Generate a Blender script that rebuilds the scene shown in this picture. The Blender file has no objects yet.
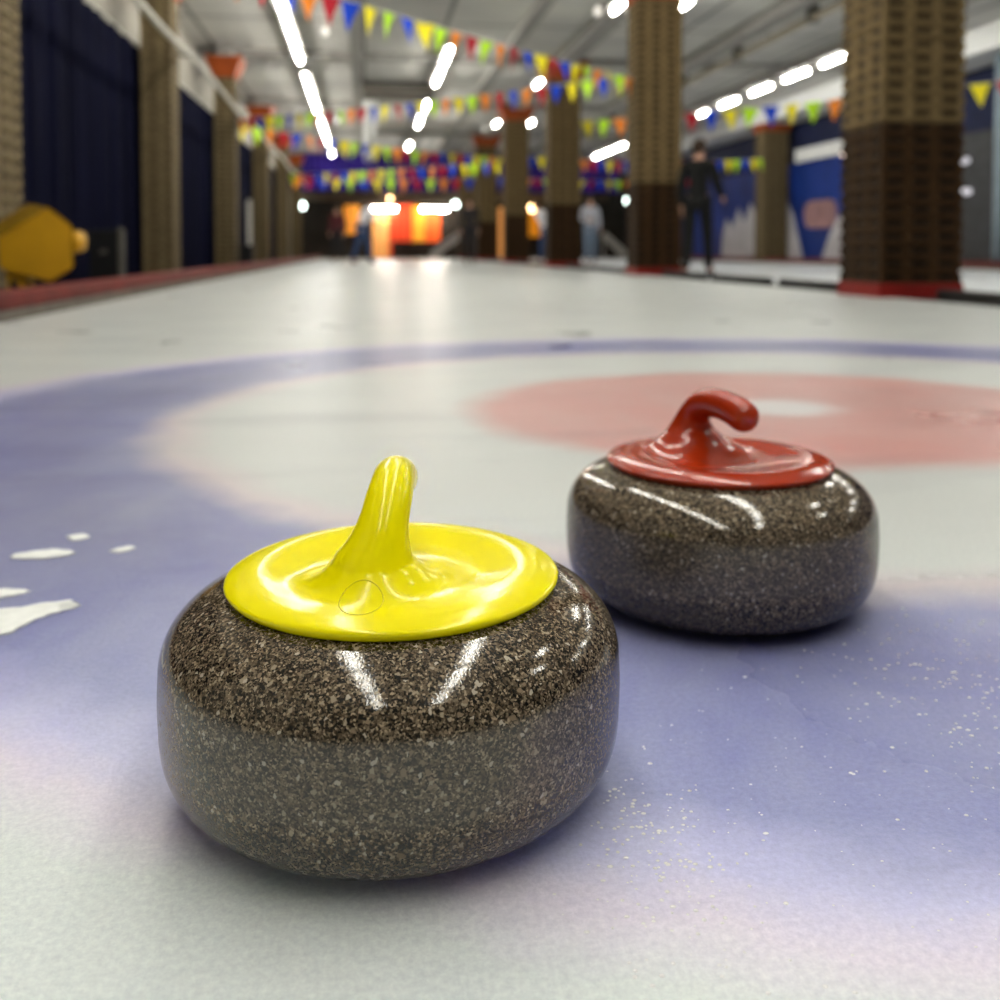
import bpy, bmesh, math, random
from mathutils import Vector, Matrix, Euler
random.seed(7)
scene = bpy.context.scene
COL = scene.collection
PI = math.pi

# ------------------------------------------------------------------ materials
def new_mat(name):
    m = bpy.data.materials.new(name); m.use_nodes = True
    nt = m.node_tree
    return m, nt, nt.nodes['Principled BSDF']

def node(nt, typ, **kw):
    n = nt.nodes.new(typ)
    for k, v in kw.items():
        if k.startswith('i_'):
            key = k[2:]
            key = int(key) if key.isdigit() else key.replace('_', ' ')
            n.inputs[key].default_value = v
        else:
            setattr(n, k, v)
    return n

def ramp(nt, stops, interp='LINEAR'):
    r = nt.nodes.new('ShaderNodeValToRGB')
    cr = r.color_ramp; cr.interpolation = interp
    while len(cr.elements) < len(stops): cr.elements.new(0.5)
    for e, (p, c) in zip(cr.elements, stops):
        e.position = p; e.color = (*c, 1)
    return r

def math_n(nt, op, a, b=None, c=None):
    n = nt.nodes.new('ShaderNodeMath'); n.operation = op
    for i, v in enumerate((a, b, c)):
        if v is None: continue
        if isinstance(v, (int, float)): n.inputs[i].default_value = v
        else: nt.links.new(v, n.inputs[i])
    return n.outputs[0]

def mix_c(nt, fac, a, b, blend='MIX'):
    n = nt.nodes.new('ShaderNodeMix'); n.data_type = 'RGBA'; n.blend_type = blend
    for sock, v in ((n.inputs[0], fac), (n.inputs[6], a), (n.inputs[7], b)):
        if isinstance(v, (int, float)): sock.default_value = v
        elif isinstance(v, tuple): sock.default_value = (*v, 1)
        else: nt.links.new(v, sock)
    return n.outputs[2]

def paint(name, col, rough=0.5, metal=0.0, noise=0.12, scale=6.0, spec=0.5, coat=0.0, emit=None, estr=0.0):
    """painted surface with a little procedural mottling"""
    m, nt, p = new_mat(name)
    tc = node(nt, 'ShaderNodeTexCoord')
    nz = node(nt, 'ShaderNodeTexNoise', i_Scale=scale, i_Detail=4.0)
    nt.links.new(tc.outputs['Object'], nz.inputs['Vector'])
    r = ramp(nt, [(0.3, tuple(c * (1 - noise) for c in col)), (0.7, tuple(min(1, c * (1 + noise)) for c in col))])
    nt.links.new(nz.outputs['Fac'], r.inputs['Fac'])
    nt.links.new(r.outputs['Color'], p.inputs['Base Color'])
    p.inputs['Roughness'].default_value = rough
    p.inputs['Metallic'].default_value = metal
    p.inputs['Specular IOR Level'].default_value = spec if rough < .5 else .2
    p.inputs['Coat Weight'].default_value = coat
    if emit:
        p.inputs['Emission Color'].default_value = (*emit, 1)
        p.inputs['Emission Strength'].default_value = estr
    return m

def glow(name, col, strength):
    m, nt, p = new_mat(name)
    p.inputs['Base Color'].default_value = (0.9, 0.9, 0.9, 1)
    p.inputs['Emission Color'].default_value = (*col, 1)
    p.inputs['Emission Strength'].default_value = strength
    return m

def granite():
    m, nt, p = new_mat('granite')
    L = nt.links.new
    tc = node(nt, 'ShaderNodeTexCoord')
    nd = node(nt, 'ShaderNodeTexNoise', i_Scale=420.0, i_Detail=2.0)
    L(tc.outputs['Object'], nd.inputs['Vector'])
    va = node(nt, 'ShaderNodeVectorMath', operation='MULTIPLY_ADD')
    L(nd.outputs['Color'], va.inputs[0]); va.inputs[1].default_value = (0.0022,) * 3
    L(tc.outputs['Object'], va.inputs[2])
    def vor(scale):
        v = node(nt, 'ShaderNodeTexVoronoi', i_Scale=scale)
        v.feature = 'F1'
        L(va.outputs[0], v.inputs['Vector'])
        s = node(nt, 'ShaderNodeSeparateColor'); L(v.outputs['Color'], s.inputs[0])
        return s.outputs[0], s.outputs[1]
    f1, f1b = vor(980.0)
    base = ramp(nt, [(0.0, (.006, .005, .004)), (0.22, (.030, .022, .014)), (0.42, (.075, .054, .034)),
                     (0.62, (.115, .086, .056)), (0.78, (.175, .138, .092)), (0.91, (.32, .25, .17))], 'CONSTANT')
    L(f1, base.inputs['Fac'])
    f2, f2b = vor(520.0)
    sp = ramp(nt, [(0.0, (0, 0, 0)), (0.90, (1, 1, 1))], 'CONSTANT'); L(f2, sp.inputs['Fac'])
    spc = ramp(nt, [(0.0, (.01, .009, .008)), (0.30, (.20, .15, .10)), (0.6, (.30, .25, .18)), (0.85, (.42, .37, .30))], 'CONSTANT')
    L(f2b, spc.inputs['Fac'])
    c = mix_c(nt, sp.outputs['Color'], base.outputs['Color'], spc.outputs['Color'])
    # the rougher striking band round the waist
    sx = node(nt, 'ShaderNodeSeparateXYZ'); L(tc.outputs['Object'], sx.inputs[0])
    z = sx.outputs[2]
    wob = node(nt, 'ShaderNodeTexNoise', i_Scale=70.0); L(tc.outputs['Object'], wob.inputs['Vector'])
    zz = math_n(nt, 'MULTIPLY_ADD', wob.outputs['Fac'], 0.006, z)
    up = node(nt, 'ShaderNodeMapRange', interpolation_type='SMOOTHSTEP'); L(zz, up.inputs[0])
    up.inputs[1].default_value = 0.045; up.inputs[2].default_value = 0.052
    dn = node(nt, 'ShaderNodeMapRange', interpolation_type='SMOOTHSTEP'); L(zz, dn.inputs[0])
    dn.inputs[1].default_value = 0.097; dn.inputs[2].default_value = 0.089
    band = math_n(nt, 'MULTIPLY', up.outputs[0], dn.outputs[0])
    bc = mix_c(nt, 0.22, c, (.110, .105, .095))
    col = mix_c(nt, band, c, bc)
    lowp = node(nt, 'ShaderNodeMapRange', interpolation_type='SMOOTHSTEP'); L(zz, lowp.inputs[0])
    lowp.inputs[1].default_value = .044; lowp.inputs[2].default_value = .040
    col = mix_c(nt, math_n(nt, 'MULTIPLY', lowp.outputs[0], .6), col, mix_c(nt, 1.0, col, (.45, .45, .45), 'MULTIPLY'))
    L(col, p.inputs['Base Color'])
    L(math_n(nt, 'MULTIPLY_ADD', band, 0.16, 0.07), p.inputs['Roughness'])
    nb = node(nt, 'ShaderNodeTexNoise', i_Scale=700.0); L(tc.outputs['Object'], nb.inputs['Vector'])
    b = node(nt, 'ShaderNodeBump', i_Strength=0.10, i_Distance=0.0006)
    L(nb.outputs['Fac'], b.inputs['Height']); L(b.outputs[0], p.inputs['Normal'])
    p.inputs['Specular IOR Level'].default_value = 0.55
    return m

HOUSE = (0.869, 1.933)
def ice(name, rings, white=(.515, .537, .525)):
    m, nt, p = new_mat(name)
    L = nt.links.new
    tc = node(nt, 'ShaderNodeTexCoord')
    P = tc.outputs['Object']
    def noise(scale, detail=4.0, rough=0.55, vec=None, dist=0.0):
        n = node(nt, 'ShaderNodeTexNoise', i_Scale=scale, i_Detail=detail, i_Roughness=rough, i_Distortion=dist)
        L(vec or P, n.inputs['Vector']); return n
    n_big = noise(1.3, 5.0, 0.6)
    wr = ramp(nt, [(0.25, tuple(c * .9 for c in white)), (0.5, white), (0.8, tuple(c * 1.06 for c in white))])
    L(n_big.outputs['Fac'], wr.inputs['Fac'])
    c = wr.outputs['Color']
    st = node(nt, 'ShaderNodeMapping'); st.inputs['Scale'].default_value = (0.45, 1.6, 1); st.inputs['Rotation'].default_value = (0, 0, 0.35)
    L(P, st.inputs['Vector'])
    n_st = noise(3.2, 6.0, 0.62, st.outputs[0], 0.4)
    if rings:
        mp = node(nt, 'ShaderNodeVectorMath', operation='SUBTRACT'); L(P, mp.inputs[0]); mp.inputs[1].default_value = (*HOUSE, 0)
        n_d = noise(5.0, 5.0, 0.65)
        va = node(nt, 'ShaderNodeVectorMath', operation='MULTIPLY_ADD')
        sub = node(nt, 'ShaderNodeVectorMath', operation='SUBTRACT'); L(n_d.outputs['Color'], sub.inputs[0]); sub.inputs[1].default_value = (.5, .5, .5)
        el = node(nt, 'ShaderNodeVectorMath', operation='MULTIPLY'); L(mp.outputs[0], el.inputs[0]); el.inputs[1].default_value = (1, 1.13, 0)
        L(sub.outputs[0], va.inputs[0]); va.inputs[1].default_value = (.13, .13, 0); L(el.outputs[0], va.inputs[2])
        ln = node(nt, 'ShaderNodeVectorMath', operation='LENGTH'); L(va.outputs[0], ln.inputs[0])
        fac = math_n(nt, 'DIVIDE', ln.outputs['Value'], 2.5)
        blue = (.155, .160, .335); blue2 = (.185, .195, .38); pink = (.56, .48, .54); red = (.53, .265, .245); cw = (.545, .57, .555)
        r = ramp(nt, [(.030, (.62, .60, .60)), (.062, red), (.240, red), (.282, cw), (.460, cw), (.488, (.58, .51, .53)),
                      (.522, blue2), (.57, blue), (.675, blue2), (.706, (.42, .41, .60)), (.726, (.58, .52, .61)), (.750, cw)])
        L(fac, r.inputs['Fac'])
        # paint under frosted ice: patches where it shows more or less strongly
        n_f = noise(2.4, 6.0, 0.65, None, 0.8)
        fr = node(nt, 'ShaderNodeMapRange'); L(n_f.outputs['Fac'], fr.inputs[0])
        fr.inputs[1].default_value = 0.30; fr.inputs[2].default_value = 0.72; fr.inputs[3].default_value = 1.0; fr.inputs[4].default_value = 0.66
        c = mix_c(nt, fr.outputs[0], c, r.outputs['Color'])
        n_g = noise(230.0, 5.0, 0.75)
        gr = ramp(nt, [(0.32, (.82, .82, .86)), (0.68, (1.12, 1.12, 1.10))]); L(n_g.outputs['Fac'], gr.inputs['Fac'])
        c = mix_c(nt, 0.8, c, gr.outputs['Color'], 'MULTIPLY')
    sm = ramp(nt, [(0.30, (.80, .80, .83)), (0.48, (1, 1, 1)), (0.75, (1.05, 1.05, 1.04))]); L(n_st.outputs['Fac'], sm.inputs['Fac'])
    c = mix_c(nt, 0.75, c, sm.outputs['Color'], 'MULTIPLY')
    # painted light: ice colour lifted near this end, where the lamps leave it dim
    lift_dist = node(nt, 'ShaderNodeVectorMath', operation='DISTANCE'); L(P, lift_dist.inputs[0]); lift_dist.inputs[1].default_value = (.05, .30, 0)
    near_lift = node(nt, 'ShaderNodeMapRange', interpolation_type='SMOOTHSTEP'); L(math_n(nt, 'MULTIPLY_ADD', n_big.outputs['Fac'], .4, lift_dist.outputs['Value']), near_lift.inputs[0])
    near_lift.inputs[1].default_value = 1.3; near_lift.inputs[2].default_value = .45
    c = mix_c(nt, near_lift.outputs[0], c, mix_c(nt, 1.0, c, (1.38, 1.42, 1.46), 'MULTIPLY'))
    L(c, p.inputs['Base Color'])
    n_r = noise(2.0, 4.0)
    rr = node(nt, 'ShaderNodeMapRange'); L(n_r.outputs['Fac'], rr.inputs[0])
    rr.inputs[1].default_value = .3; rr.inputs[2].default_value = .7; rr.inputs[3].default_value = .27; rr.inputs[4].default_value = .36
    wn = noise(3.3, 3.0, .5)
    wet = node(nt, 'ShaderNodeMapRange', interpolation_type='SMOOTHSTEP'); L(wn.outputs['Fac'], wet.inputs[0])
    wet.inputs[1].default_value = .58; wet.inputs[2].default_value = .72
    pd = node(nt, 'ShaderNodeVectorMath', operation='DISTANCE'); L(P, pd.inputs[0]); pd.inputs[1].default_value = (.50, .69, 0)
    pw = node(nt, 'ShaderNodeMapRange', interpolation_type='SMOOTHSTEP'); L(math_n(nt, 'MULTIPLY_ADD', noise(14.0, 3.0).outputs['Fac'], .12, pd.outputs['Value']), pw.inputs[0])
    pw.inputs[1].default_value = .34; pw.inputs[2].default_value = .06
    ro = math_n(nt, 'MULTIPLY_ADD', wet.outputs[0], -.03, rr.outputs[0])
    L(math_n(nt, 'MULTIPLY_ADD', pw.outputs[0], -.20, ro), p.inputs['Roughness'])
    p.inputs['Subsurface Weight'].default_value = .8; p.inputs['Subsurface Radius'].default_value = (.92, .96, 1.0); p.inputs['Subsurface Scale'].default_value = .06
    p.inputs['IOR'].default_value = 1.31
    p.inputs['Specular IOR Level'].default_value = 0.36
    n1 = noise(9.0, 3.0); n2 = noise(240.0, 4.0, 0.65)
    b1 = node(nt, 'ShaderNodeBump', i_Strength=0.25, i_Distance=0.004); L(n1.outputs['Fac'], b1.inputs['Height'])
    b2 = node(nt, 'ShaderNodeBump', i_Strength=0.55, i_Distance=0.0012); L(n2.outputs['Fac'], b2.inputs['Height'])
    L(b1.outputs[0], b2.inputs['Normal']); L(b2.outputs[0], p.inputs['Normal'])
    return m

def block_mat(name, light, dark, darkband=None, bw=.2, bh=.095):
    """pierced screen-block cladding: pale webs round dark hollows"""
    m, nt, p = new_mat(name)
    L = nt.links.new
    tc = node(nt, 'ShaderNodeTexCoord'); ge = node(nt, 'ShaderNodeNewGeometry')
    sx = node(nt, 'ShaderNodeSeparateXYZ'); L(tc.outputs['Object'], sx.inputs[0])
    u = math_n(nt, 'ADD', sx.outputs[0], sx.outputs[1])
    fu = math_n(nt, 'ABSOLUTE', math_n(nt, 'SUBTRACT', math_n(nt, 'FRACT', math_n(nt, 'DIVIDE', u, bw)), .5))
    fv = math_n(nt, 'ABSOLUTE', math_n(nt, 'SUBTRACT', math_n(nt, 'FRACT', math_n(nt, 'DIVIDE', sx.outputs[2], bh)), .5))
    def soft(x, e):
        r = node(nt, 'ShaderNodeMapRange', interpolation_type='SMOOTHSTEP'); L(x, r.inputs[0])
        r.inputs[1].default_value = e + .06; r.inputs[2].default_value = e - .06; return r.outputs[0]
    hole = math_n(nt, 'MULTIPLY', soft(fu, .31), soft(fv, .24))
    nz = node(nt, 'ShaderNodeTexNoise', i_Scale=9.0, i_Detail=4.0); L(tc.outputs['Object'], nz.inputs['Vector'])
    lr = ramp(nt, [(.3, tuple(c * .8 for c in light)), (.7, tuple(c * 1.15 for c in light))]); L(nz.outputs['Fac'], lr.inputs['Fac'])
    c = mix_c(nt, hole, lr.outputs['Color'], dark)
    if darkband:
        st = node(nt, 'ShaderNodeMapRange'); L(sx.outputs[2], st.inputs[0])
        st.inputs[1].default_value = 1.24; st.inputs[2].default_value = 1.20
        c = mix_c(nt, st.outputs[0], c, mix_c(nt, 1.0, c, darkband, 'MULTIPLY'))
    L(c, p.inputs['Base Color']); p.inputs['Roughness'].default_value = .8; p.inputs['Specular IOR Level'].default_value = .15
    b = node(nt, 'ShaderNodeBump', i_Strength=0.8, i_Distance=0.02); L(math_n(nt, 'SUBTRACT', 1.0, hole), b.inputs['Height'])
    L(b.outputs[0], p.inputs['Normal'])
    return m

def ceiling_mat():
    m, nt, p = new_mat('ceiling_panels')
    L = nt.links.new
    tc = node(nt, 'ShaderNodeTexCoord')
    br = node(nt, 'ShaderNodeTexBrick', i_Scale=1.0)
    br.offset = 0.0; L(tc.outputs['Object'], br.inputs['Vector'])
    br.inputs['Brick Width'].default_value = 1.35; br.inputs['Row Height'].default_value = 3.2
    br.inputs['Mortar Size'].default_value = .05; br.inputs['Mortar Smooth'].default_value = .4
    br.inputs['Color1'].default_value = (.66, .65, .61, 1); br.inputs['Color2'].default_value = (.58, .57, .54, 1)
    br.inputs['Mortar'].default_value = (.22, .21, .20, 1)
    nz = node(nt, 'ShaderNodeTexNoise', i_Scale=.7, i_Detail=5.0); L(tc.outputs['Object'], nz.inputs['Vector'])
    r = ramp(nt, [(.3, (.72, .72, .74)), (.7, (1.05, 1.05, 1.02))]); L(nz.outputs['Fac'], r.inputs['Fac'])
    L(mix_c(nt, 1.0, br.outputs['Color'], r.outputs['Color'], 'MULTIPLY'), p.inputs['Base Color'])
    p.inputs['Roughness'].default_value = .7
    return m

def cloth_mat(name, col, var=.35):
    m, nt, p = new_mat(name)
    L = nt.links.new
    tc = node(nt, 'ShaderNodeTexCoord')
    mp = node(nt, 'ShaderNodeMapping'); mp.inputs['Scale'].default_value = (3, 3, .15); L(tc.outputs['Object'], mp.inputs['Vector'])
    nz = node(nt, 'ShaderNodeTexNoise', i_Scale=2.0, i_Detail=5.0); L(mp.outputs[0], nz.inputs['Vector'])
    r = ramp(nt, [(.3, tuple(c * (1 - var) for c in col)), (.7, tuple(c * (1 + var) for c in col))]); L(nz.outputs['Fac'], r.inputs['Fac'])
    L(r.outputs['Color'], p.inputs['Base Color'])
    p.inputs['Roughness'].default_value = .95; p.inputs['Specular IOR Level'].default_value = .08
    return m

M = dict(
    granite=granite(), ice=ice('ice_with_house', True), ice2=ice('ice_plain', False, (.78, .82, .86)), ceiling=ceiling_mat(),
    yellow=paint('yellow_plastic', (.95, .84, .0), .17, noise=.03, scale=30, spec=.28),
    red=paint('red_plastic', (.34, .026, .004), .16, noise=.10, scale=30, spec=.5),
    yellow_cover=paint('yellow_cover', (.72, .62, .0), .25, noise=.06, scale=60),
    block=block_mat('tan_screen_block', (.155, .108, .048), (.038, .023, .009), (.25, .17, .11)),
    block_left=block_mat('pale_screen_block', (.165, .125, .066), (.070, .049, .024)),
    plinth=paint('red_plinth_paint', (.20, .010, .008), .5), capital=paint('orange_paint', (.27, .052, .008), .6, noise=.2, scale=3),
    navy=cloth_mat('navy_curtain', (.0018, .0022, .0115)), wall_white=paint('white_wall', (.32, .30, .26), .8),
    wall_dark=paint('dark_wall', (.035, .028, .022), .8, noise=.3, scale=1.5), concrete=paint('dark_floor', (.05, .045, .042), .7, noise=.25),
    kerb_red=paint('kerb_red', (.135, .014, .010), .55, noise=.3), kerb_grey=paint('kerb_grey', (.14, .12, .10), .7, noise=.25),
    rubber=paint('black_rubber', (.022, .021, .020), .7), pipe=paint('pale_pipe', (.52, .50, .44), .5), tanpipe=paint('tan_pipe', (.33, .29, .22), .6),
    beam=paint('beam_grey', (.32, .31, .29), .7), darkduct=paint('dark_duct', (.11, .10, .085), .6), soffit=paint('white_soffit', (.72, .73, .72), .6, noise=.05),
    housing=paint('lamp_housing', (.55, .55, .52), .5, noise=.05), tube=glow('fluorescent_tube', (1.0, .97, .88), 60.0),
    tube_far=glow('white_bar_tube', (1.0, .93, .80), 90.0), spot=glow('spot_glow', (.85, 1.0, .93), 9.0), spot_dim=glow('spot_dim_glow', (.75, .72, .85), .5),
    warm_dim=glow('warm_dim_glow', (1.0, .72, .55), 3.0), warm=glow('warm_glow', (1.0, .62, .28), 9.0), bulb=glow('bulb_glow', (1.0, .93, .80), .45),
    hexyellow=paint('amber_yellow_paint', (.60, .315, .006), .45, noise=.08), hexdark=paint('dark_yellow_paint', (.27, .15, .003), .5),
    black=paint('black_case', (.008, .008, .009), .6), greyedge=paint('grey_trim', (.10, .095, .08), .5),
    purple=paint('purple_blue_banner', (.020, .008, .15), .7, noise=.35, scale=1.2), beige=paint('beige_beam', (.20, .145, .10), .7),
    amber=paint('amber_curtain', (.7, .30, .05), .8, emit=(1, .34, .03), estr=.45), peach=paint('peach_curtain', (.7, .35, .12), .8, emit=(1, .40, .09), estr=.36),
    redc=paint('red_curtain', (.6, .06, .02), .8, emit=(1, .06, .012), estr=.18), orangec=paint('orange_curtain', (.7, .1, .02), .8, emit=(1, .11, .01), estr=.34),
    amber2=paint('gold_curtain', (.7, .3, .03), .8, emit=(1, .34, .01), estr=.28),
    counter=paint('dark_counter', (.05, .03, .022), .5), rail=paint('grey_rail', (.60, .57, .52), .5),
    mural=paint('blue_mural', (.004, .024, .17), .6, noise=.35, scale=.9), mural_white=paint('mural_white', (.48, .46, .48), .7, noise=.15, scale=3),
    mural_navy=paint('mural_navy', (.006, .010, .040), .7, noise=.3), mural_pink=paint('mural_pink', (.30, .17, .17), .7, noise=.3, scale=3),
    palepost=paint('pale_blue_post', (.25, .32, .37), .5), doorgrey=paint('dark_grey_doors', (.040, .042, .045), .5, noise=.3),
    snow=paint('scraped_snow', (.86, .88, .86), .6, noise=.06, scale=90), drop=paint('ice_pebble', (.95, .95, .97), .05, noise=.02, spec=1.0),
    f_red=paint('flag_red', (.42, .010, .025), .6), f_yellow=paint('flag_yellow', (.92, .78, .02), .6), f_orange=paint('flag_orange', (.95, .28, .03), .6),
    f_blue=paint('flag_blue', (.008, .06, .60), .6), f_lime=paint('flag_lime', (.55, .92, .03), .6), cord=paint('white_cord', (.6, .6, .55), .7),
    skin=paint('skin', (.48, .27, .19), .55, noise=.06), hair=paint('hair_dark', (.035, .02, .012), .6), eye=paint('eye_dark', (.02, .015, .012), .3),
    c_white=paint('white_shirt', (.86, .84, .88), .9), c_grey=paint('grey_jacket', (.50, .51, .57), .9), c_black=paint('black_clothes', (.008, .008, .008), .9),
    c_maroon=paint('maroon_top', (.085, .020, .025), .9), c_jeans=paint('blue_jeans', (.035, .065, .16), .9), c_pale=paint('faded_jeans', (.17, .22, .30), .9),
    c_dark=paint('charcoal_clothes', (.022, .021, .024), .9), shoe=paint('white_shoe', (.45, .45, .46), .6), shoe_d=paint('dark_shoe', (.02, .02, .03), .6),
)

# ------------------------------------------------------------------ object helpers
def link(name, me, mat=None, parent=None, smooth=False):
    o = bpy.data.objects.new(name, me); COL.objects.link(o)
    if mat is not None and not me.materials: me.materials.append(mat)
    if parent: o.parent = parent
    if smooth:
        for p in me.polygons: p.use_smooth = True
    return o

def obj(name, bm, mat, parent=None, smooth=False):
    me = bpy.data.meshes.new(name)
    bmesh.ops.recalc_face_normals(bm, faces=bm.faces)
    bm.to_mesh(me); bm.free()
    return link(name, me, mat, parent, smooth)

def thing(name, label, cat, loc=(0, 0, 0), rz=0, group=None):
    o = bpy.data.objects.new(name, None); COL.objects.link(o)
    o.location = loc; o.rotation_euler = (0, 0, rz); o.empty_display_size = .1
    return tag(o, label, cat, group)

def tag(o, label, cat, group=None):
    o['label'] = label; o['category'] = cat
    if group: o['group'] = group
    return o

def struct(name, bm, mat, label=None, smooth=False):
    o = obj(name, bm, mat, None, smooth); o['kind'] = 'structure'
    if label: o['label'] = label
    return o

def dup(root, loc=None, rz=None):
    r = root.copy(); COL.objects.link(r)
    if loc is not None: r.location = loc
    if rz is not None: r.rotation_euler = (0, 0, rz)
    for ch in list(root.children):
        c = ch.copy(); COL.objects.link(c); c.parent = r
        for g in ch.children:
            d = g.copy(); COL.objects.link(d); d.parent = c
    return r

def BM(): return bmesh.new()

def box(bm, x0, x1, y0, y1, z0, z1, bev=0.0):
    r = bmesh.ops.create_cube(bm, size=1.0)
    for v in r['verts']:
        v.co = Vector((x0 + (v.co.x + .5) * (x1 - x0), y0 + (v.co.y + .5) * (y1 - y0), z0 + (v.co.z + .5) * (z1 - z0)))
    if bev:
        es = {e for v in r['verts'] for e in v.link_edges}
        bmesh.ops.bevel(bm, geom=list(es), offset=bev, segments=2, affect='EDGES', profile=.6)
    return bm

def frame_of(d):
    d = d.normalized()
    a = Vector((0, 0, 1)) if abs(d.z) < .9 else Vector((1, 0, 0))
    u = d.cross(a).normalized(); return u, d.cross(u).normalized()

def tube(bm, pts, rad, n=12, cap=True, flat=1.0):
    pts = [Vector(p) for p in pts]
    rad = rad if isinstance(rad, (list, tuple)) else [rad] * len(pts)
    rings = []; u = None
    for i, p in enumerate(pts):
        d = (pts[min(i + 1, len(pts) - 1)] - pts[max(i - 1, 0)]).normalized()
        if u is None: u, w = frame_of(d)
        else:
            u = (u - d * u.dot(d)).normalized(); w = d.cross(u)
        rings.append([bm.verts.new(p + rad[i] * (math.cos(t) * u + flat * math.sin(t) * w)) for t in (2 * PI * k / n for k in range(n))])
    for a, b in zip(rings, rings[1:]):
        for k in range(n): bm.faces.new((a[k], a[(k + 1) % n], b[(k + 1) % n], b[k]))
    if cap:
        bm.faces.new(rings[0][::-1]); bm.faces.new(rings[-1])
    return bm

def lathe(bm, prof, n=96, c=(0, 0, 0)):
    rings = []
    for r, z in prof:
        if r < 1e-6: rings.append([bm.verts.new((c[0], c[1], c[2] + z))])
        else: rings.append([bm.verts.new((c[0] + r * math.cos(2 * PI * k / n), c[1] + r * math.sin(2 * PI * k / n), c[2] + z)) for k in range(n)])
    for a, b in zip(rings, rings[1:]):
        for k in range(n):
            q = (k + 1) % n
            if len(a) == 1 and len(b) == 1: continue
            if len(a) == 1: bm.faces.new((a[0], b[q], b[k]))
            elif len(b) == 1: bm.faces.new((a[k], a[q], b[0]))
            else: bm.faces.new((a[k], a[q], b[q], b[k]))
    return bm

def catmull(pts, n=8):
    out = []
    P = [pts[0]] + list(pts) + [pts[-1]]
    for i in range(1, len(P) - 2):
        a, b, c, d = (Vector(q) for q in P[i - 1:i + 3])
        for k in range(n):
            t = k / n
            out.append(.5 * ((2 * b) + (c - a) * t + (2 * a - 5 * b + 4 * c - d) * t * t + (3 * b - a - 3 * c + d) * t ** 3))
    out.append(Vector(pts[-1])); return out

def evaluated(me, setup):
    """mesh after modifiers, worked out in a scratch scene so the hall is not re-evaluated"""
    sc = bpy.data.scenes.new('scratch'); o = bpy.data.objects.new('scratch', me); sc.collection.objects.link(o)
    setup(o)
    with bpy.context.temp_override(scene=sc, view_layer=sc.view_layers[0]):
        dg = bpy.context.evaluated_depsgraph_get(); dg.update()
        out = bpy.data.meshes.new_from_object(o.evaluated_get(dg), depsgraph=dg)
    bpy.data.objects.remove(o); bpy.data.scenes.remove(sc); bpy.data.meshes.remove(me)
    return out

# ------------------------------------------------------------------ curling stones
def stone_body_mesh():
    R, H, rt, z1, z2, rb = .1425, .1285, .066, .049, .081, .080
    prof = [(0, .006), (.045, .006), (.060, .0045), (.066, 0.0), (.072, 0.0), (.078, .0003)]
    N = 26; el, eu = .80, .90
    for i in range(1, N + 1):
        a = PI / 2 * i / N
        prof.append((rb + (R - rb) * math.sin(a) ** el, z1 - z1 * math.cos(a) ** el if i < N else z1))
    for k in range(1, 6):
        prof.append((R + .0006 * math.sin(PI * k / 6), z1 + (z2 - z1) * k / 6))
    for i in range(N):
        a = PI / 2 * i / N
        prof.append((rt + (R - rt) * math.cos(a) ** eu, z2 + (H - z2) * math.sin(a) ** eu))
    prof += [(rt, H), (.03, H), (0, H)]
    bm = lathe(BM(), prof, 144)
    me = bpy.data.meshes.new('granite_body'); bmesh.ops.recalc_face_normals(bm, faces=bm.faces); bm.to_mesh(me); bm.free()
    for p in me.polygons: p.use_smooth = True
    me.materials.append(M['granite']); return me
BODY = stone_body_mesh()

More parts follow.
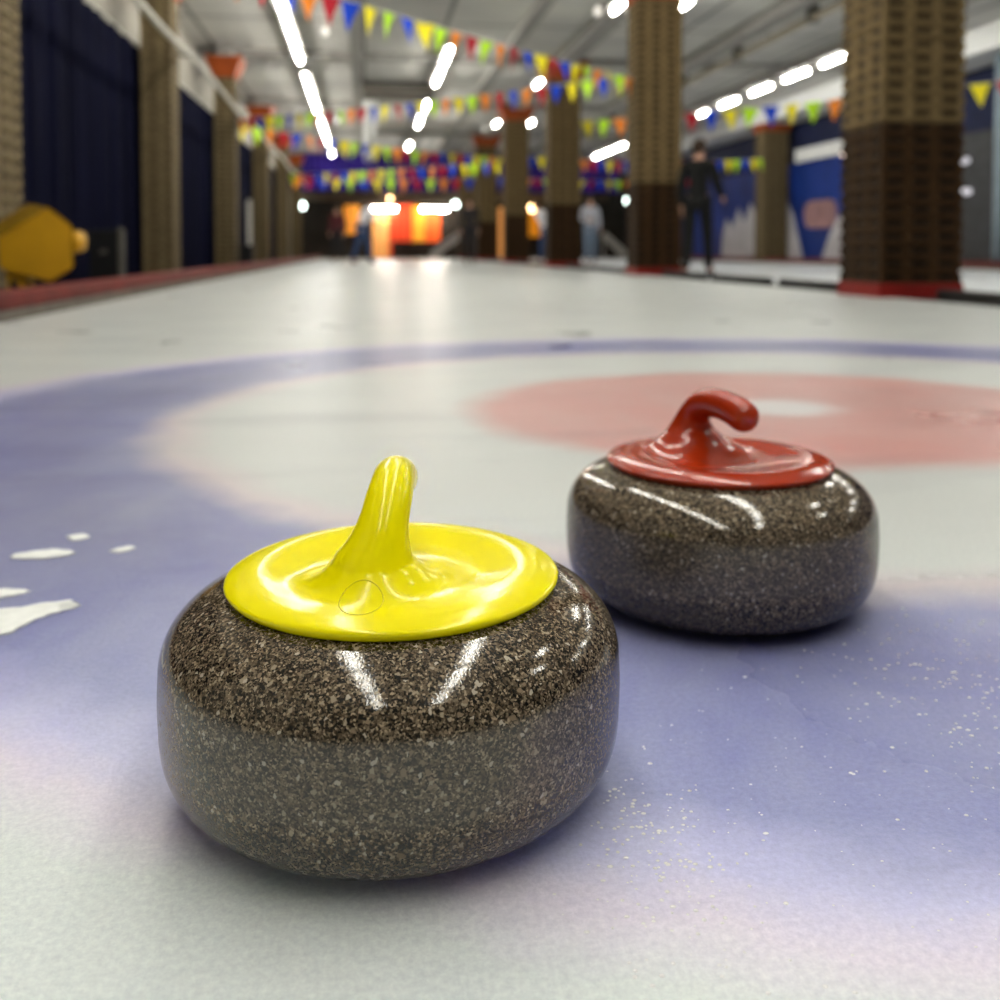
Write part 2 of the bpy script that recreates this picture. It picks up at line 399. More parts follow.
FLARE = [(.0, .150), (.0262, .1480), (.0295, .1440), (.0335, .1405), (.0380, .1375), (.0435, .1350), (.050, .1330), (.058, .1312), (.068, .1294), (.080, .1270), (.3, .09)]
def table(tb, x):
    for (a, p), (b, q) in zip(tb, tb[1:]):
        if x <= b: return p + (q - p) * (x - a) / (b - a)
    return tb[-1][1]
def handle_mesh(mat, path, skew=0.0):
    """moulded handle: dished plate with gooseneck grip, fused into one skin. grip runs along local +Y"""
    bm = BM()
    top = [(0, .1295), (.02, .1295), (.040, .1297), (.054, .1306), (.066, .1326), (.076, .1345), (.084, .1350), (.092, .1340), (.0995, .1320), (.1045, .1298)]
    s0 = path[0][0]; x0 = -skew
    def height(x, y):
        r = math.hypot(x, y); z = table(top, r)
        if r < .086:   # dished on the grip side only; towards the gooseneck the plate stays full
            w = min(1, max(0, (-.012 - y) / .045)); w = w * w * (3 - 2 * w); z += (max(z, .1350) - z) * w
        f = table(FLARE, math.hypot(x - x0, y - s0)); k = .0030
        h = max(0, min(1, .5 + .5 * (z - f) / k))
        return f + (z - f) * h + k * h * (1 - h)
    N = 120; rings = []
    for r in [.0015 * i for i in range(1, 70)] + [.1045]:
        rings.append([bm.verts.new((r * math.cos(2 * PI * k / N), r * math.sin(2 * PI * k / N), height(r * math.cos(2 * PI * k / N), r * math.sin(2 * PI * k / N)))) for k in range(N)])
    for r, z in ((.1050, .1284), (.1032, .1257), (.1000, .1235)):
        rings.append([bm.verts.new((r * math.cos(2 * PI * k / N), r * math.sin(2 * PI * k / N), z)) for k in range(N)])
    for a, b in zip(rings, rings[1:]):
        for k in range(N): bm.faces.new((a[k], a[(k + 1) % N], b[(k + 1) % N], b[k]))
    bm.faces.new(rings[0]); bm.faces.new(rings[-1][::-1])
    bend = lambda z: -skew * min(1, max(0, (.186 - z) / .045))
    pts = catmull([(bend(z), s, z) for s, z, r in path], 10)
    rr = catmull([(r, 0, 0) for s, z, r in path], 10)
    tube(bm, pts, [q.x for q in rr], 40)
    # rounded tip
    e = pts[-1]; r = path[-1][2]; d = (pts[-1] - pts[-3]).normalized()
    s = bmesh.ops.create_uvsphere(bm, u_segments=24, v_segments=16, radius=r * .99)
    for v in s['verts']: v.co = v.co + e
    bmesh.ops.recalc_face_normals(bm, faces=bm.faces)
    me = bpy.data.meshes.new('tmp'); bm.to_mesh(me); bm.free()
    def setup(o):
        m = o.modifiers.new('r', 'REMESH'); m.mode = 'VOXEL'; m.voxel_size = .0011
        m = o.modifiers.new('s', 'SMOOTH'); m.factor = .5; m.iterations = 16
    out = evaluated(me, setup); out.name = 'handle'
    for p in out.polygons: p.use_smooth = True
    out.materials.clear(); out.materials.append(mat); return out

PATH_Y = [(-.0405, .1300, .0262), (-.0405, .1400, .0262), (-.0404, .1480, .0250), (-.0397, .1560, .0202),
          (-.0375, .1645, .0168), (-.0330, .1728, .0149), (-.0250, .1803, .0144), (-.0110, .1858, .0139), (.006, .1862, .0140), (.024, .1830, .0145), (.038, .1800, .0148)]
PATH_R = [(s, z if z < .15 else .15 + (z - .15) * .86, r) for s, z, r in PATH_Y[:-1]] + [(.035, .175, .0148)]

def stone(label, loc, grip_dir, mat, path, skew=0.0):
    t = thing('curling_stone', label, 'curling stone', loc, 0, 'curling stones on the ice')
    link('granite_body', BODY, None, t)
    h = link('handle', handle_mesh(mat, path, skew), None, t)
    a = math.atan2(-grip_dir[0], grip_dir[1])
    h.rotation_euler = (0, 0, a)
    return t, h

from mathutils.bvhtree import BVHTree
YAW = math.radians(7.9505)
def cw(cx, cy):  # camera-heading frame -> hall frame
    return (cx * math.cos(YAW) + cy * math.sin(YAW), -cx * math.sin(YAW) + cy * math.cos(YAW))
sx, sy = cw(-.0676, .608)
s1, h1 = stone('speckled granite curling stone with bright yellow handle, nearest the camera', (sx, sy, 0), cw(-.03, 1.0), M['yellow'], PATH_Y, .0085)
sx, sy = cw(.2105, .9255)
s2, h2 = stone('speckled granite curling stone with red handle, behind and right of the yellow one', (sx, sy, 0), cw(.44, -.90), M['red'], PATH_R)
s2.scale = (1.02, 1.02, 1.02)
# round screw cover moulded on the front of the yellow gooseneck
bv = BVHTree.FromPolygons([v.co for v in h1.data.vertices], [p.vertices for p in h1.data.polygons])
view = (Vector((-.012, -.076, .138)) - Vector((-.010, -.40, .26))).normalized()
hit, nrm, _, _ = bv.ray_cast(Vector((-.010, -.40, .26)), view)
if hit:
    u = Vector((1, 0, 0)); u = (u - nrm * u.dot(nrm)).normalized(); v_ = nrm.cross(u)
    bm = BM(); rings = []
    for r, h in [(.0116, -.0004), (.0119, .0002), (.0122, .0003), (.0125, .0002), (.0128, -.0004)]:
        ring = []
        for k in range(1 if r == 0 else 44):
            p = hit + (u * math.cos(2 * PI * k / 44) + v_ * math.sin(2 * PI * k / 44)) * r
            q, _n, _i, _d = bv.ray_cast(p + nrm * .02, -nrm)
            q = q if q and _d < .05 else p
            ring.append(bm.verts.new(q + nrm * h))
        rings.append(ring)
    for a, b in zip(rings, rings[1:]):
        for k in range(44):
            if len(a) == 1: bm.faces.new((a[0], b[k], b[(k + 1) % 44]))
            else: bm.faces.new((a[k], b[k], b[(k + 1) % 44], a[(k + 1) % 44]))
    c = obj('screw_cover', bm, M['yellow_cover'], h1, True); c['label'] = 'thin round rim of the screw cover at the foot of the grip'

# ------------------------------------------------------------------ setting
def grid_plane(x0, x1, y0, y1, z):
    bm = BM(); bm.faces.new([bm.verts.new(p) for p in ((x0, y0, z), (x1, y0, z), (x1, y1, z), (x0, y1, z))]); return bm
CEIL = 4.05; YB = 41.0; XL, XR = -3.05, 11.25; YF = -6.0
struct('floor', box(BM(), XL, XR, YF, YB, -.20, -.112), M['concrete'])
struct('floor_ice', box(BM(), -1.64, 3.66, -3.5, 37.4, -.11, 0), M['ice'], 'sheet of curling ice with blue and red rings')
struct('floor_ice_far_sheet', box(BM(), 4.02, 10.4, -3.5, 37.4, -.11, 0), M['ice2'], 'second plain sheet of ice right of the columns')
struct('floor_left_walk', box(BM(), XL, -1.64, YF, YB, -.112, -.012), M['concrete'])
struct('floor_right_walk', box(BM(), 10.4, XR, YF, YB, -.112, -.012), M['concrete'])
struct('floor_middle_strip', box(BM(), 3.66, 4.02, YF, 37.4, -.112, -.012), M['concrete'])
struct('floor_far_walk', box(BM(), -1.64, 10.4, 37.4, YB, -.112, -.012), M['concrete'])
struct('floor_near_walk', box(BM(), -1.64, 10.4, YF, -3.5, -.112, -.012), M['concrete'])
struct('ceiling', box(BM(), XL, XR, YF, YB, CEIL, CEIL + .1), M['ceiling'])
struct('wall_left', box(BM(), XL - .1, XL, YF, YB, -.012, CEIL), M['wall_white'])
struct('wall_right', box(BM(), XR, XR + .1, YF, YB, -.012, CEIL), M['mural_navy'])
struct('wall_back', box(BM(), XL, XR, YB, YB + .1, -.012, CEIL), M['wall_dark'])
struct('wall_front', box(BM(), XL, XR, YF - .1, YF, -.012, CEIL), M['wall_white'])
# ceiling beams
COLY = [6.52, 12.6, 18.65, 24.6, 30.7, 36.6]
n = 1
for x0, x1, h in ((3.66, 4.02, .16), (6.15, 6.4, .2), (8.35, 8.6, .16), (-.25, -.05, .12), (2.55, 2.75, .12)):
    struct('trim_%d' % n, box(BM(), x0, x1, YF, YB, CEIL - h, CEIL), M['beam'], 'grey beam running along the ceiling'); n += 1
for y in COLY[1:]:
    struct('trim_%d' % n, box(BM(), XL, XR, y - .14, y + .14, CEIL - .10, CEIL), M['beam'], 'grey beam crossing the ceiling'); n += 1
struct('trim_%d' % n, box(BM(), 10.25, 11.2, YF, YB, 3.66, CEIL), M['soffit'], 'white soffit along the right wall'); n += 1
# red-topped kerb beside the ice
def kerb(label, x0, x1, sgn):
    t = thing('kerb', label, 'kerb', (0, 0, 0))
    obj('grey_base', box(BM(), x0, x1, 1.2, 37.5, -.012, .05, .006), M['kerb_grey'], t)
    i0, i1 = (x0 - .10, x1 - .02) if sgn < 0 else (x0 + .02, x1 + .10)
    obj('red_rail', box(BM(), i0, i1, 1.2, 37.5, .05, .135, .015), M['kerb_red'], t)
kerb('low kerb with red rail along the left edge of the ice', -1.72, -1.64, -1)
kerb('low kerb with red rail at the foot of the blue mural wall', 10.4, 10.48, 1)
t = tag(obj('end_kerb', box(BM(), -1.6, 10.3, 37.4, 37.5, -.012, .05, .008), M['kerb_grey']), 'thin grey kerb across the far end of the ice', 'kerb')
# foam dividers between sheets, in lengths between the columns
ys = [-3.0] + COLY
k = 0
for a, b in zip(ys, ys[1:]):
    y = a + .38
    L = (b - a - .76) / 3
    for j in range(3):
        if y + L < 3: y += L; continue
        bm = BM(); tube(bm, [(3.84, y + .12, .036), (3.84, y + L * .5, .036), (3.84, y + L - .12, .036)], [.036, .034, .036], 14)
        lab = 'black foam divider roll on the ice, %s length %s' % (('first', 'second', 'third')[j], 'in front of the %s right column' % ('nearest', 'second', 'third', 'fourth', 'fifth', 'sixth')[k])
        tag(obj('divider_roll', bm, M['rubber'], None, True), lab, 'divider', 'divider rolls between the sheets')
        y += L
    k += 1

# ------------------------------------------------------------------ columns
ORD = ('nearest', 'second', 'third', 'fourth', 'fifth', 'sixth')
def shaft_bm(w, d, z0, z1, h=.095, g=.012):
    """stacked block courses with raked joints"""
    bm = BM(); zs = []
    z = z0
    while z < z1 - .001:
        e = min(z + h, z1)
        zs += [(z, 0), (z + (e - z) * .72, 0), (z + (e - z) * .74, -g), (e, -g)]
        z = e
    prev = None
    for zz, o in zs:
        ring = [bm.verts.new((sx * (w / 2 + o), sy * (d / 2 + o), zz)) for sx, sy in ((-1, -1), (1, -1), (1, 1), (-1, 1))]
        if prev:
            for k in range(4): bm.faces.new((prev[k], prev[(k + 1) % 4], ring[(k + 1) % 4], ring[k]))
        else: bm.faces.new(ring[::-1])
        prev = ring
    bm.faces.new(prev); return bm
def frustum(bm, w0, d0, z0, w1, d1, z1):
    A = [bm.verts.new((a * w0 / 2, b * d0 / 2, z0)) for a, b in ((-1, -1), (1, -1), (1, 1), (-1, 1))]
    B = [bm.verts.new((a * w1 / 2, b * d1 / 2, z1)) for a, b in ((-1, -1), (1, -1), (1, 1), (-1, 1))]
    for k in range(4): bm.faces.new((A[k], A[(k + 1) % 4], B[(k + 1) % 4], B[k]))
    bm.faces.new(A[::-1]); bm.faces.new(B); return bm
def column(label, x, y, w, d, mat, plinth, group, cz=(3.46, 3.83)):
    t = thing('brick_column', label, 'column', (x, y, 0), 0, group)
    z0 = .10 if plinth else 0
    obj('shaft', shaft_bm(w, d, z0, cz[0] + .02), mat, t)
    if plinth: obj('plinth', box(BM(), -w / 2 - .012, w / 2 + .012, -d / 2 - .012, d / 2 + .012, -.012, .10, .008), M['plinth'], t)
    c = obj('capital', frustum(BM(), w + .02, d + .02, cz[0], w + .30, d + .30, cz[1]), M['capital'], t); c['label'] = 'flared orange capital'
    obj('neck', box(BM(), -w / 2 + .05, w / 2 - .05, -d / 2 + .05, d / 2 - .05, cz[1], CEIL - .005), M['beam'], t)
    return t
for i, y in enumerate(COLY):
    column('%s of the row of tan block columns with red plinths right of the ice' % ORD[i], 3.845, y + (.04 if i == 0 else 0), .61, .58 if i == 0 else .50, M['block'], True, 'block columns right of the ice', (3.62, 3.95))
LY = [6.83, 12.6, 18.4, 24.5, 30.65, 36.6]
for i, y in enumerate(LY):
    column('%s of the narrow pale block columns along the left wall' % ORD[i], -2.52, y, .36, .50, M['block_left'], False, 'block columns along the left wall')
t = column('pale column standing in front of the blue mural on the right', 10.74, 24.6, .66, .62, M['block_left'], False, 'columns on the right wall')

# navy curtains between the left columns
def curtain(label, y0, y1):
    bm = BM(); N = int((y1 - y0) * 22); prev = None
    ph = random.random() * 9
    for i in range(N + 1):
        y = y0 + (y1 - y0) * i / N
        x = -2.78 + .035 * math.sin(y * 21 + ph) + .018 * math.sin(y * 9.3 + 2 * ph)
        a = (bm.verts.new((x + .012 * math.sin(y * 33), y, 0.0)), bm.verts.new((x, y, 1.4)), bm.verts.new((-2.78 + (x + 2.78) * .7, y, 2.84)))
        if prev:
            bm.faces.new((prev[0], a[0], a[1], prev[1])); bm.faces.new((prev[1], a[1], a[2], prev[2]))
        prev = a
    t = thing('curtain', label, 'curtain', (0, 0, 0), 0, 'navy curtains on the left wall')
    o = obj('drape', bm, M['navy'], t, True)
    bm = tube(BM(), [(-2.78, y0, 2.86), (-2.78, y1, 2.86)], .018, 10)
    obj('curtain_rail', bm, M['pipe'], t, True)
cy = [1.0] + LY
for i, (a, b) in enumerate(zip(cy, cy[1:])):
    where = 'in front of the nearest left column' if i == 0 else 'between the %s and %s left columns' % (ORD[i - 1], ORD[i])
    curtain('dark navy curtain hanging ' + where, a + (.0 if i == 0 else .05), b - .05)
# white pipe along the left columns
bm = tube(BM(), [(-2.2, y, 2.80 + .03 * math.sin(y)) for y in range(2, 38)], .035, 12)
t = thing('wall_pipe', 'long pale pipe running along the tops of the left columns', 'pipe')
obj('pipe_run', bm, M['pipe'], t, True)
for y in LY:
    obj('pipe_clamp', box(BM(), -2.30, -2.16, y - .03, y + .03, 2.755, 2.785), M['greyedge'], t)
# ceiling pipe and ducts
t = thing('ceiling_pipe', 'tan pipe with brackets under the ceiling right of the columns', 'pipe')
obj('pipe_run', tube(BM(), [(6.75, 3, 3.86), (6.75, 20, 3.86), (6.75, 43.5, 3.86)], .06, 14), M['tanpipe'], t, True)
for y in range(5, 43, 3):
    obj('bracket', box(BM(), 6.66, 6.84, y - .04, y + .04, 3.78, CEIL), M['greyedge'], t)
t = thing('ventilation_duct', 'dark rectangular duct hung across the ceiling between the light rows', 'duct', (.75, 21.9, 0))
obj('duct_body', box(BM(), -.78, .78, -.45, .45, 3.74, 3.98, .02), M['darkduct'], t)
for s in (-.6, .6): obj('hanger', box(BM(), s - .02, s + .02, -.03, .03, 3.98, CEIL), M['greyedge'], t)
t = thing('roof_duct', 'long silver duct running along the ceiling left of centre', 'duct', (.15, 0, 0))
obj('duct_body', tube(BM(), [(0, 23, 3.78), (0, 30, 3.78), (0, 42, 3.78)], .17, 18), M['soffit'], t, True)
for y in (24, 28, 32, 36, 40): obj('hanger', box(BM(), -.02, .02, y - .03, y + .03, 3.93, CEIL), M['greyedge'], t)

# ------------------------------------------------------------------ fluorescent lights
def fixture(L, mat):
    t = thing('strip_light', 'x', 'strip light')
    obj('lamp_housing', box(BM(), -.09, .09, -L / 2 - .03, L / 2 + .03, .0, .07, .01), M['housing'], t)
    bm = BM(); tube(bm, [(0, -L / 2, -.028), (0, 0, -.028), (0, L / 2, -.028)], .027, 12)
    obj('tube', bm, mat, t, True)
    obj('hanger', box(BM(), -.012, .012, -.03, .03, .07, .17), M['greyedge'], t)
    return t
NTH = ('first', 'second', 'third', 'fourth', 'fifth', 'sixth', 'seventh', 'eighth', 'ninth', 'tenth', 'eleventh', 'twelfth', 'thirteenth', 'fourteenth')
proto = {}
def lights(x, ys, L, rowname, group):
    vis = 0
    for y in ys:
        if L not in proto: proto[L] = o = fixture(L, M['tube'])
        else: o = dup(proto[L])
        o.location = (x, y, 3.88)
        if y > (13 if L < 1 else 13.8):
            o['label'] = '%s visible glowing strip light from the camera in %s' % (NTH[vis], rowname); vis += 1
        else: o['label'] = 'ceiling strip light above the picture top in %s' % rowname
        o['group'] = group
lights(-.58, [-1.7, .1, 1.9, 3.7], 1.62, 'the long row left of centre', 'left row of strip lights')
lights(-1.18, [6.4, 8.2, 10.0, 12.4, 14.2, 16.0, 17.75, 20.75, 22.5, 24.25, 26.0, 27.75, 29.5, 31.25, 33.0, 35.6], 1.62, 'the long row left of centre', 'left row of strip lights')
lights(1.30, [-1.7, .1, 1.9, 3.7], 1.62, 'the row right of centre', 'middle row of strip lights')
lights(1.50, [6.4, 8.2, 10.0, 11.8, 17.8, 19.9, 23.3, 25.1, 26.9, 33.0, 35.0], 1.62, 'the row right of centre', 'middle row of strip lights')
lights(3.66, [2.0, 13.75, 20.3, 26.9], .62, 'the spaced row left of the columns', 'short lights left of the columns')
lights(4.58, [.6, 7.1, 13.6, 26.6], .62, 'the spaced row right of the columns', 'short lights right of the columns')
lights(5.7, [7.3, 8.6, 9.9], 1.2, 'the unseen row added for ice glare', 'unseen lights added for glare on the ice')  # out-of-view row, added to throw a glare patch on the near ice
lights(8.65, [3.3, 5.2, 8.0, 9.9, 11.7, 15.1, 17.0, 18.65, 20.4, 22.3, 24.3, 32.2, 33.8, 35.4], 1.02, 'the far right row', 'right row of strip lights')

# small hanging bulbs
def bulb(x, y, z, label):
    t = thing('hanging_bulb', label, 'bulb', (x, y, 0), 0, 'bulbs hung from the ceiling')
    prof = [(0, -.06), (.03, -.05), (.052, -.02), (.055, .01), (.04, .045), (.022, .07), (0, .07)]
    obj('bulb_glass', lathe(BM(), prof, 20, (0, 0, z)), M['bulb'], t, True)
    obj('cord', tube(BM(), [(0, 0, z + .07), (0, 0, CEIL)], .008, 8), M['cord'], t)
bulb(-.59, 15.2, 3.68, 'small round bulb hung near the top of the left strip lights')
bulb(-.66, 24.2, 3.5, 'small round bulb hung below the middle of the left light row')
bulb(3.26, 13.4, 3.68, 'small round bulb hung near the top of the second right column')
bulb(3.2, 25.9, 3.6, 'small round bulb hung beside the fourth right column')

# ------------------------------------------------------------------ bunting
FC = ['f_red', 'f_yellow', 'f_orange', 'f_blue', 'f_lime']
FM = {}
def flag_mesh(key, w, h):
    if (key, w) in FM: return FM[(key, w)]
    bm = BM(); n = 4; rows = []
    for i in range(n + 1):
        t = i / n; hw = w / 2 * (1 - t) + .002
        rows.append([bm.verts.new((s * hw, .022 * math.sin(t * 2.6) * (1 + .4 * s), -h * t)) for s in (-1, 0, 1)])
    for a, b in zip(rows, rows[1:]):
        for k in range(2): bm.faces.new((a[k], a[k + 1], b[k + 1], b[k]))
    me = bpy.data.meshes.new('flag'); bm.to_mesh(me); bm.free(); me.materials.append(M[key])
    FM[(key, w)] = me; return me
def bunting(A, B, sag, label, w=.19, h=.27, gap=.235, start=0):
    A, B = Vector(A), Vector(B)
    t = thing('bunting_string', label, 'bunting', A, 0, 'strings of coloured pennants under the ceiling')
    D = B - A; N = 28
    pt = lambda u: D * u - Vector((0, 0, sag * 4 * u * (1 - u)))
    obj('cord', tube(BM(), [pt(i / N) for i in range(N + 1)], .006, 6), M['cord'], t)
    cnt = min(int(D.length / gap), 95); ang = math.atan2(D.y, D.x)
    for i in range(cnt):
        u = (i + .5) / cnt
        f = bpy.data.objects.new('flag', flag_mesh(FC[(i * 3 + start + (i // 5)) % 5], w, h)); COL.objects.link(f); f.parent = t
        f.location = pt(u); f.rotation_euler = (random.uniform(-.25, .25), random.uniform(-.12, .12), ang + random.uniform(-.35, .35))
bunting((-2.33, 6.85, 2.68), (3.53, 12.5, 2.60), .06, 'nearest pennant string, crossing the ceiling to the second right column', .22, .28, .245, 0)
bunting((-2.33, 18.4, 2.75), (3.53, 12.8, 2.70), .06, 'second pennant string, rising rightward to the second right column', .19, .27, .25, 2)
bunting((-2.33, 18.5, 2.68), (3.53, 24.6, 2.70), .10, 'pennant string from the third left column to the fourth right column', .26, .37, .32, 1)
bunting((-2.33, 30.5, 2.66), (3.53, 24.7, 2.62), .05, 'pennant string from the fifth left column to the fourth right column', .26, .38, .36, 4)
bunting((-2.33, 30.7, 2.62), (3.53, 30.8, 2.62), .08, 'farthest low pennant string stretched straight across before the purple banner', .30, .42, .40, 2)
bunting((4.16, 18.65, 2.86), (10.9, 12.5, 2.98), .08, 'pennant string from the third right column to the right wall', .29, .36, .36, 1)
bunting((4.16, 24.6, 2.75), (10.5, 24.4, 2.75), .12, 'pennant string from the fourth right column to the pale mural column', .24, .36, .22, 3)
bunting((4.16, 30.7, 2.68), (11.0, 30.7, 2.68), .10, 'far pennant string across the second sheet below the strip lights', .24, .32, .29, 3)

# ------------------------------------------------------------------ far end of the hall
def panel(name, label, cat, x0, x1, z0, z1, mat, y0=40.80, y1=40.98, fold=True, group=None):
    bm = BM()
    N = max(6, int((x1 - x0) * 14)); prev = None
    for i in range(N + 1):
        x = x0 + (x1 - x0) * i / N; y = y0 + (.03 * math.sin(i * 1.9) if fold else 0)
        a = (bm.verts.new((x, y, z0)), bm.verts.new((x, y, z1)), bm.verts.new((x, y1, z1)), bm.verts.new((x, y1, z0)))
        if prev:
            for k in range(4): bm.faces.new((prev[k], a[k], a[(k + 1) % 4], prev[(k + 1) % 4]))
        else: bm.faces.new(a)
        prev = a
    bm.faces.new(prev[::-1])
    return tag(obj(name, bm, mat, None, False), label, cat, group)
panel('banner', 'wide purple blue banner high on the far wall behind the pennants', 'banner', -2.9, 9.9, 2.57, 4.04, M['purple'], 36.9, 36.96)
struct('trim_%d' % n, box(BM(), -2.95, 10.2, 40.1, 40.4, 2.38, 2.68), M['beige'], 'beige lintel beam over the far end openings'); n += 1
G = 'glowing curtains at the far end'
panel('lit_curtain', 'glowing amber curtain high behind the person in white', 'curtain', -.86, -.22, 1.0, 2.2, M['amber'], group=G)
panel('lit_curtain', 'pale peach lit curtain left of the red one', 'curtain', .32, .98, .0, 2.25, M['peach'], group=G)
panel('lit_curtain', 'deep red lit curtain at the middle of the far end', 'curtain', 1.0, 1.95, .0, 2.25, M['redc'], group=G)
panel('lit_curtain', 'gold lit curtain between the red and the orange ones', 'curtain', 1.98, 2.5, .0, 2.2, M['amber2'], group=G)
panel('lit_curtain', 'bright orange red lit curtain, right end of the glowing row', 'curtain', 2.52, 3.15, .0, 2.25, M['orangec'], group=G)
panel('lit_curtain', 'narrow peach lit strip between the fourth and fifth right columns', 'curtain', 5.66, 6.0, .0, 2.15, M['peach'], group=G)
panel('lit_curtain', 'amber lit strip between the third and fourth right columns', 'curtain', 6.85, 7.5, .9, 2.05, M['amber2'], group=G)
t = thing('bar_counter', 'dark low counter in front of the glowing curtains', 'counter', (1.2, 39.7, 0))
obj('counter_front', box(BM(), -.1, 2.3, -.25, .25, -.012, .62, .01), M['counter'], t)
obj('counter_top', box(BM(), -.15, 2.35, -.32, .32, .62, .67, .01), M['counter'], t)
def bar_tube(x0, x1, z, label):
    t = thing('tube_lamp', label, 'lamp', ((x0 + x1) / 2, 40.2, 0), 0, 'white tubes at the far end'); w = (x1 - x0) / 2
    obj('lamp_housing', box(BM(), -w - .04, w + .04, -.02, .04, z + .05, 2.40), M['greyedge'], t)
    obj('tube', tube(BM(), [(-w, 0, z), (0, 0, z), (w, 0, z)], .06, 12), M['tube_far'], t, True)
    for s in (-w * .6, w * .6): obj('hanger', box(BM(), s - .015, s + .015, .0, .03, 2.38, CEIL), M['greyedge'], t)
bar_tube(.33, 1.28, 2.03, 'bright white tube over the peach curtain, left of the pair')
bar_tube(2.34, 3.40, 2.03, 'bright white tube over the orange curtain, right of the pair')
def wall_spot(x, y, z, r, mat, label):
    t = thing('round_lamp', label, 'lamp', (x, y, 0), 0, 'small round lamps at the far end')
    o = obj('lamp_glass', lathe(BM(), [(0, -r), (r * .6, -r * .8), (r, -r * .1), (r * .8, r * .6), (r * .3, r), (0, r)], 20, (0, 0, z)), mat, t, True)
    obj('hanger', tube(BM(), [(0, 0, z + r), (0, 0, z + r + .1), (0, .14, 2.5)], .02, 8), M['greyedge'], t)
wall_spot(-2.53, 40.0, 2.12, .14, M['spot'], 'bright round lamp at the far left end beside the dark doorway')
wall_spot(3.72, 40.0, 2.22, .13, M['spot'], 'bright round lamp right of the glowing curtains')
wall_spot(11.05, 40.0, 2.42, .12, M['spot'], 'round lamp at the far end just left of the second right column')
wall_spot(6.95, 40.0, 2.08, .16, M['warm'], 'warm round lamp above the person in the white top between columns')
wall_spot(1.03, 40.0, 2.44, .09, M['warm'], 'small warm lamp above the left white tube')
# grey stair rails at the far end
def ramp_rail(x0, z0, x1, z1, y, label):
    t = thing('stair_rail', label, 'stair rail', (0, y, 0), 0, 'stair rails at the far end')
    bm = BM(); d = Vector((x1 - x0, 0, z1 - z0)); nn = Vector((-d.z, 0, d.x)).normalized() * .15
    q = [Vector((x0, 0, z0)) - nn, Vector((x1, 0, z1)) - nn, Vector((x1, 0, z1)) + nn, Vector((x0, 0, z0)) + nn]
    A = [bm.verts.new(p + Vector((0, -.04, 0))) for p in q]; B = [bm.verts.new(p + Vector((0, .04, 0))) for p in q]
    for k in range(4): bm.faces.new((A[k], A[(k + 1) % 4], B[(k + 1) % 4], B[k]))
    bm.faces.new(A[::-1]); bm.faces.new(B)
    obj('sloping_panel', bm, M['rail'], t)
    for u in (.35, .97):
        x = x0 + (x1 - x0) * u; z = z0 + (z1 - z0) * u
        obj('post', box(BM(), x - .03, x + .03, .05, .11, -.012, max(.1, z)), M['rail'], t)
ramp_rail(2.66, .10, 3.85, .98, 39.0, 'grey sloping stair rail left of the dark standing person')
ramp_rail(10.75, .10, 9.75, .98, 39.0, 'grey sloping stair rail right of the person in the grey jacket')

# ------------------------------------------------------------------ right wall mural, doors
def on_wall(name, poly, mat, parent, x=11.14, th=.03):
    """flat panel on the right wall; poly in (y, z)"""
    bm = BM()
    A = [bm.verts.new((x, y, z)) for y, z in poly]; B = [bm.verts.new((x + th, y, z)) for y, z in poly]
    bm.faces.new(A); bm.faces.new(B[::-1])
    for k in range(len(poly)): bm.faces.new((A[k], A[(k + 1) % len(poly)], B[(k + 1) % len(poly)], B[k]))
    return obj(name, bm, mat, parent)
t = thing('mural', 'blue wall mural with pale peaked shapes on the right wall', 'mural')
on_wall('blue_panel', [(21.2, .0), (31.8, .0), (31.8, 2.58), (21.2, 2.58)], M['mural'], t)
on_wall('white_peaks', [(24.9, .02), (29.2, .02), (29.1, .7), (28.8, 1.3), (28.3, 1.0), (27.8, 1.6), (27.4, 1.1), (26.9, 1.7), (26.5, 1.3), (25.8, 1.75), (24.9, 1.5)], M['mural_white'], t, 11.11)
on_wall('white_peak', [(23.45, .02), (24.5, .02), (24.5, 1.7), (24.1, 1.25)], M['mural_white'], t, 11.11)
on_wall('white_slope', [(21.4, .02), (22.5, .02), (22.0, .75), (21.4, 1.3)], M['mural_white'], t, 11.11)
on_wall('pink_face', [(22.55 + .85 * math.cos(a), 1.22 + .40 * math.sin(a) + .06 * math.sin(3 * a)) for a in [2 * PI * k / 28 for k in range(28)]], M['mural_pink'], t, 11.10)
t = thing('light_box', 'pale horizontal lit panel above the blue mural', 'light box')
on_wall('panel_face', [(21.3, 2.60), (23.9, 2.60), (23.9, 2.92), (21.3, 2.92)], M['soffit'], t, 11.08, .06)
t = thing('door_panel', 'dark grey doors on the right wall beyond the nearest column', 'door')
on_wall('leaf', [(15.2, .0), (16.88, .0), (16.88, 2.5), (15.2, 2.5)], M['doorgrey'], t)
on_wall('leaf', [(16.9, .0), (18.8, .0), (18.8, 2.5), (16.9, 2.5)], M['doorgrey'], t)
for y_, z_, r_ in ((16.75, 2.0, .12), (16.65, 1.42, .10)):
    o = obj('indicator_lamp', lathe(BM(), [(0, -.06), (r_ * .8, -.05), (r_, 0), (r_ * .8, .05), (0, .06)], 18, (11.10, y_, z_)), M['spot_dim'], t, True); o['label'] = 'dim bluish lamp on the door'
t = thing('post', 'thin pale blue post standing by the right wall at the picture edge', 'post', (10.75, 15.22, 0))
obj('shaft', tube(BM(), [(0, 0, -.012), (0, 0, 1.7), (0, 0, 3.66)], .10, 16), M['palepost'], t, True)
obj('foot', lathe(BM(), [(0, .03), (.13, .03), (.15, .0), (.15, -.012), (0, -.012)], 20), M['palepost'], t, True)
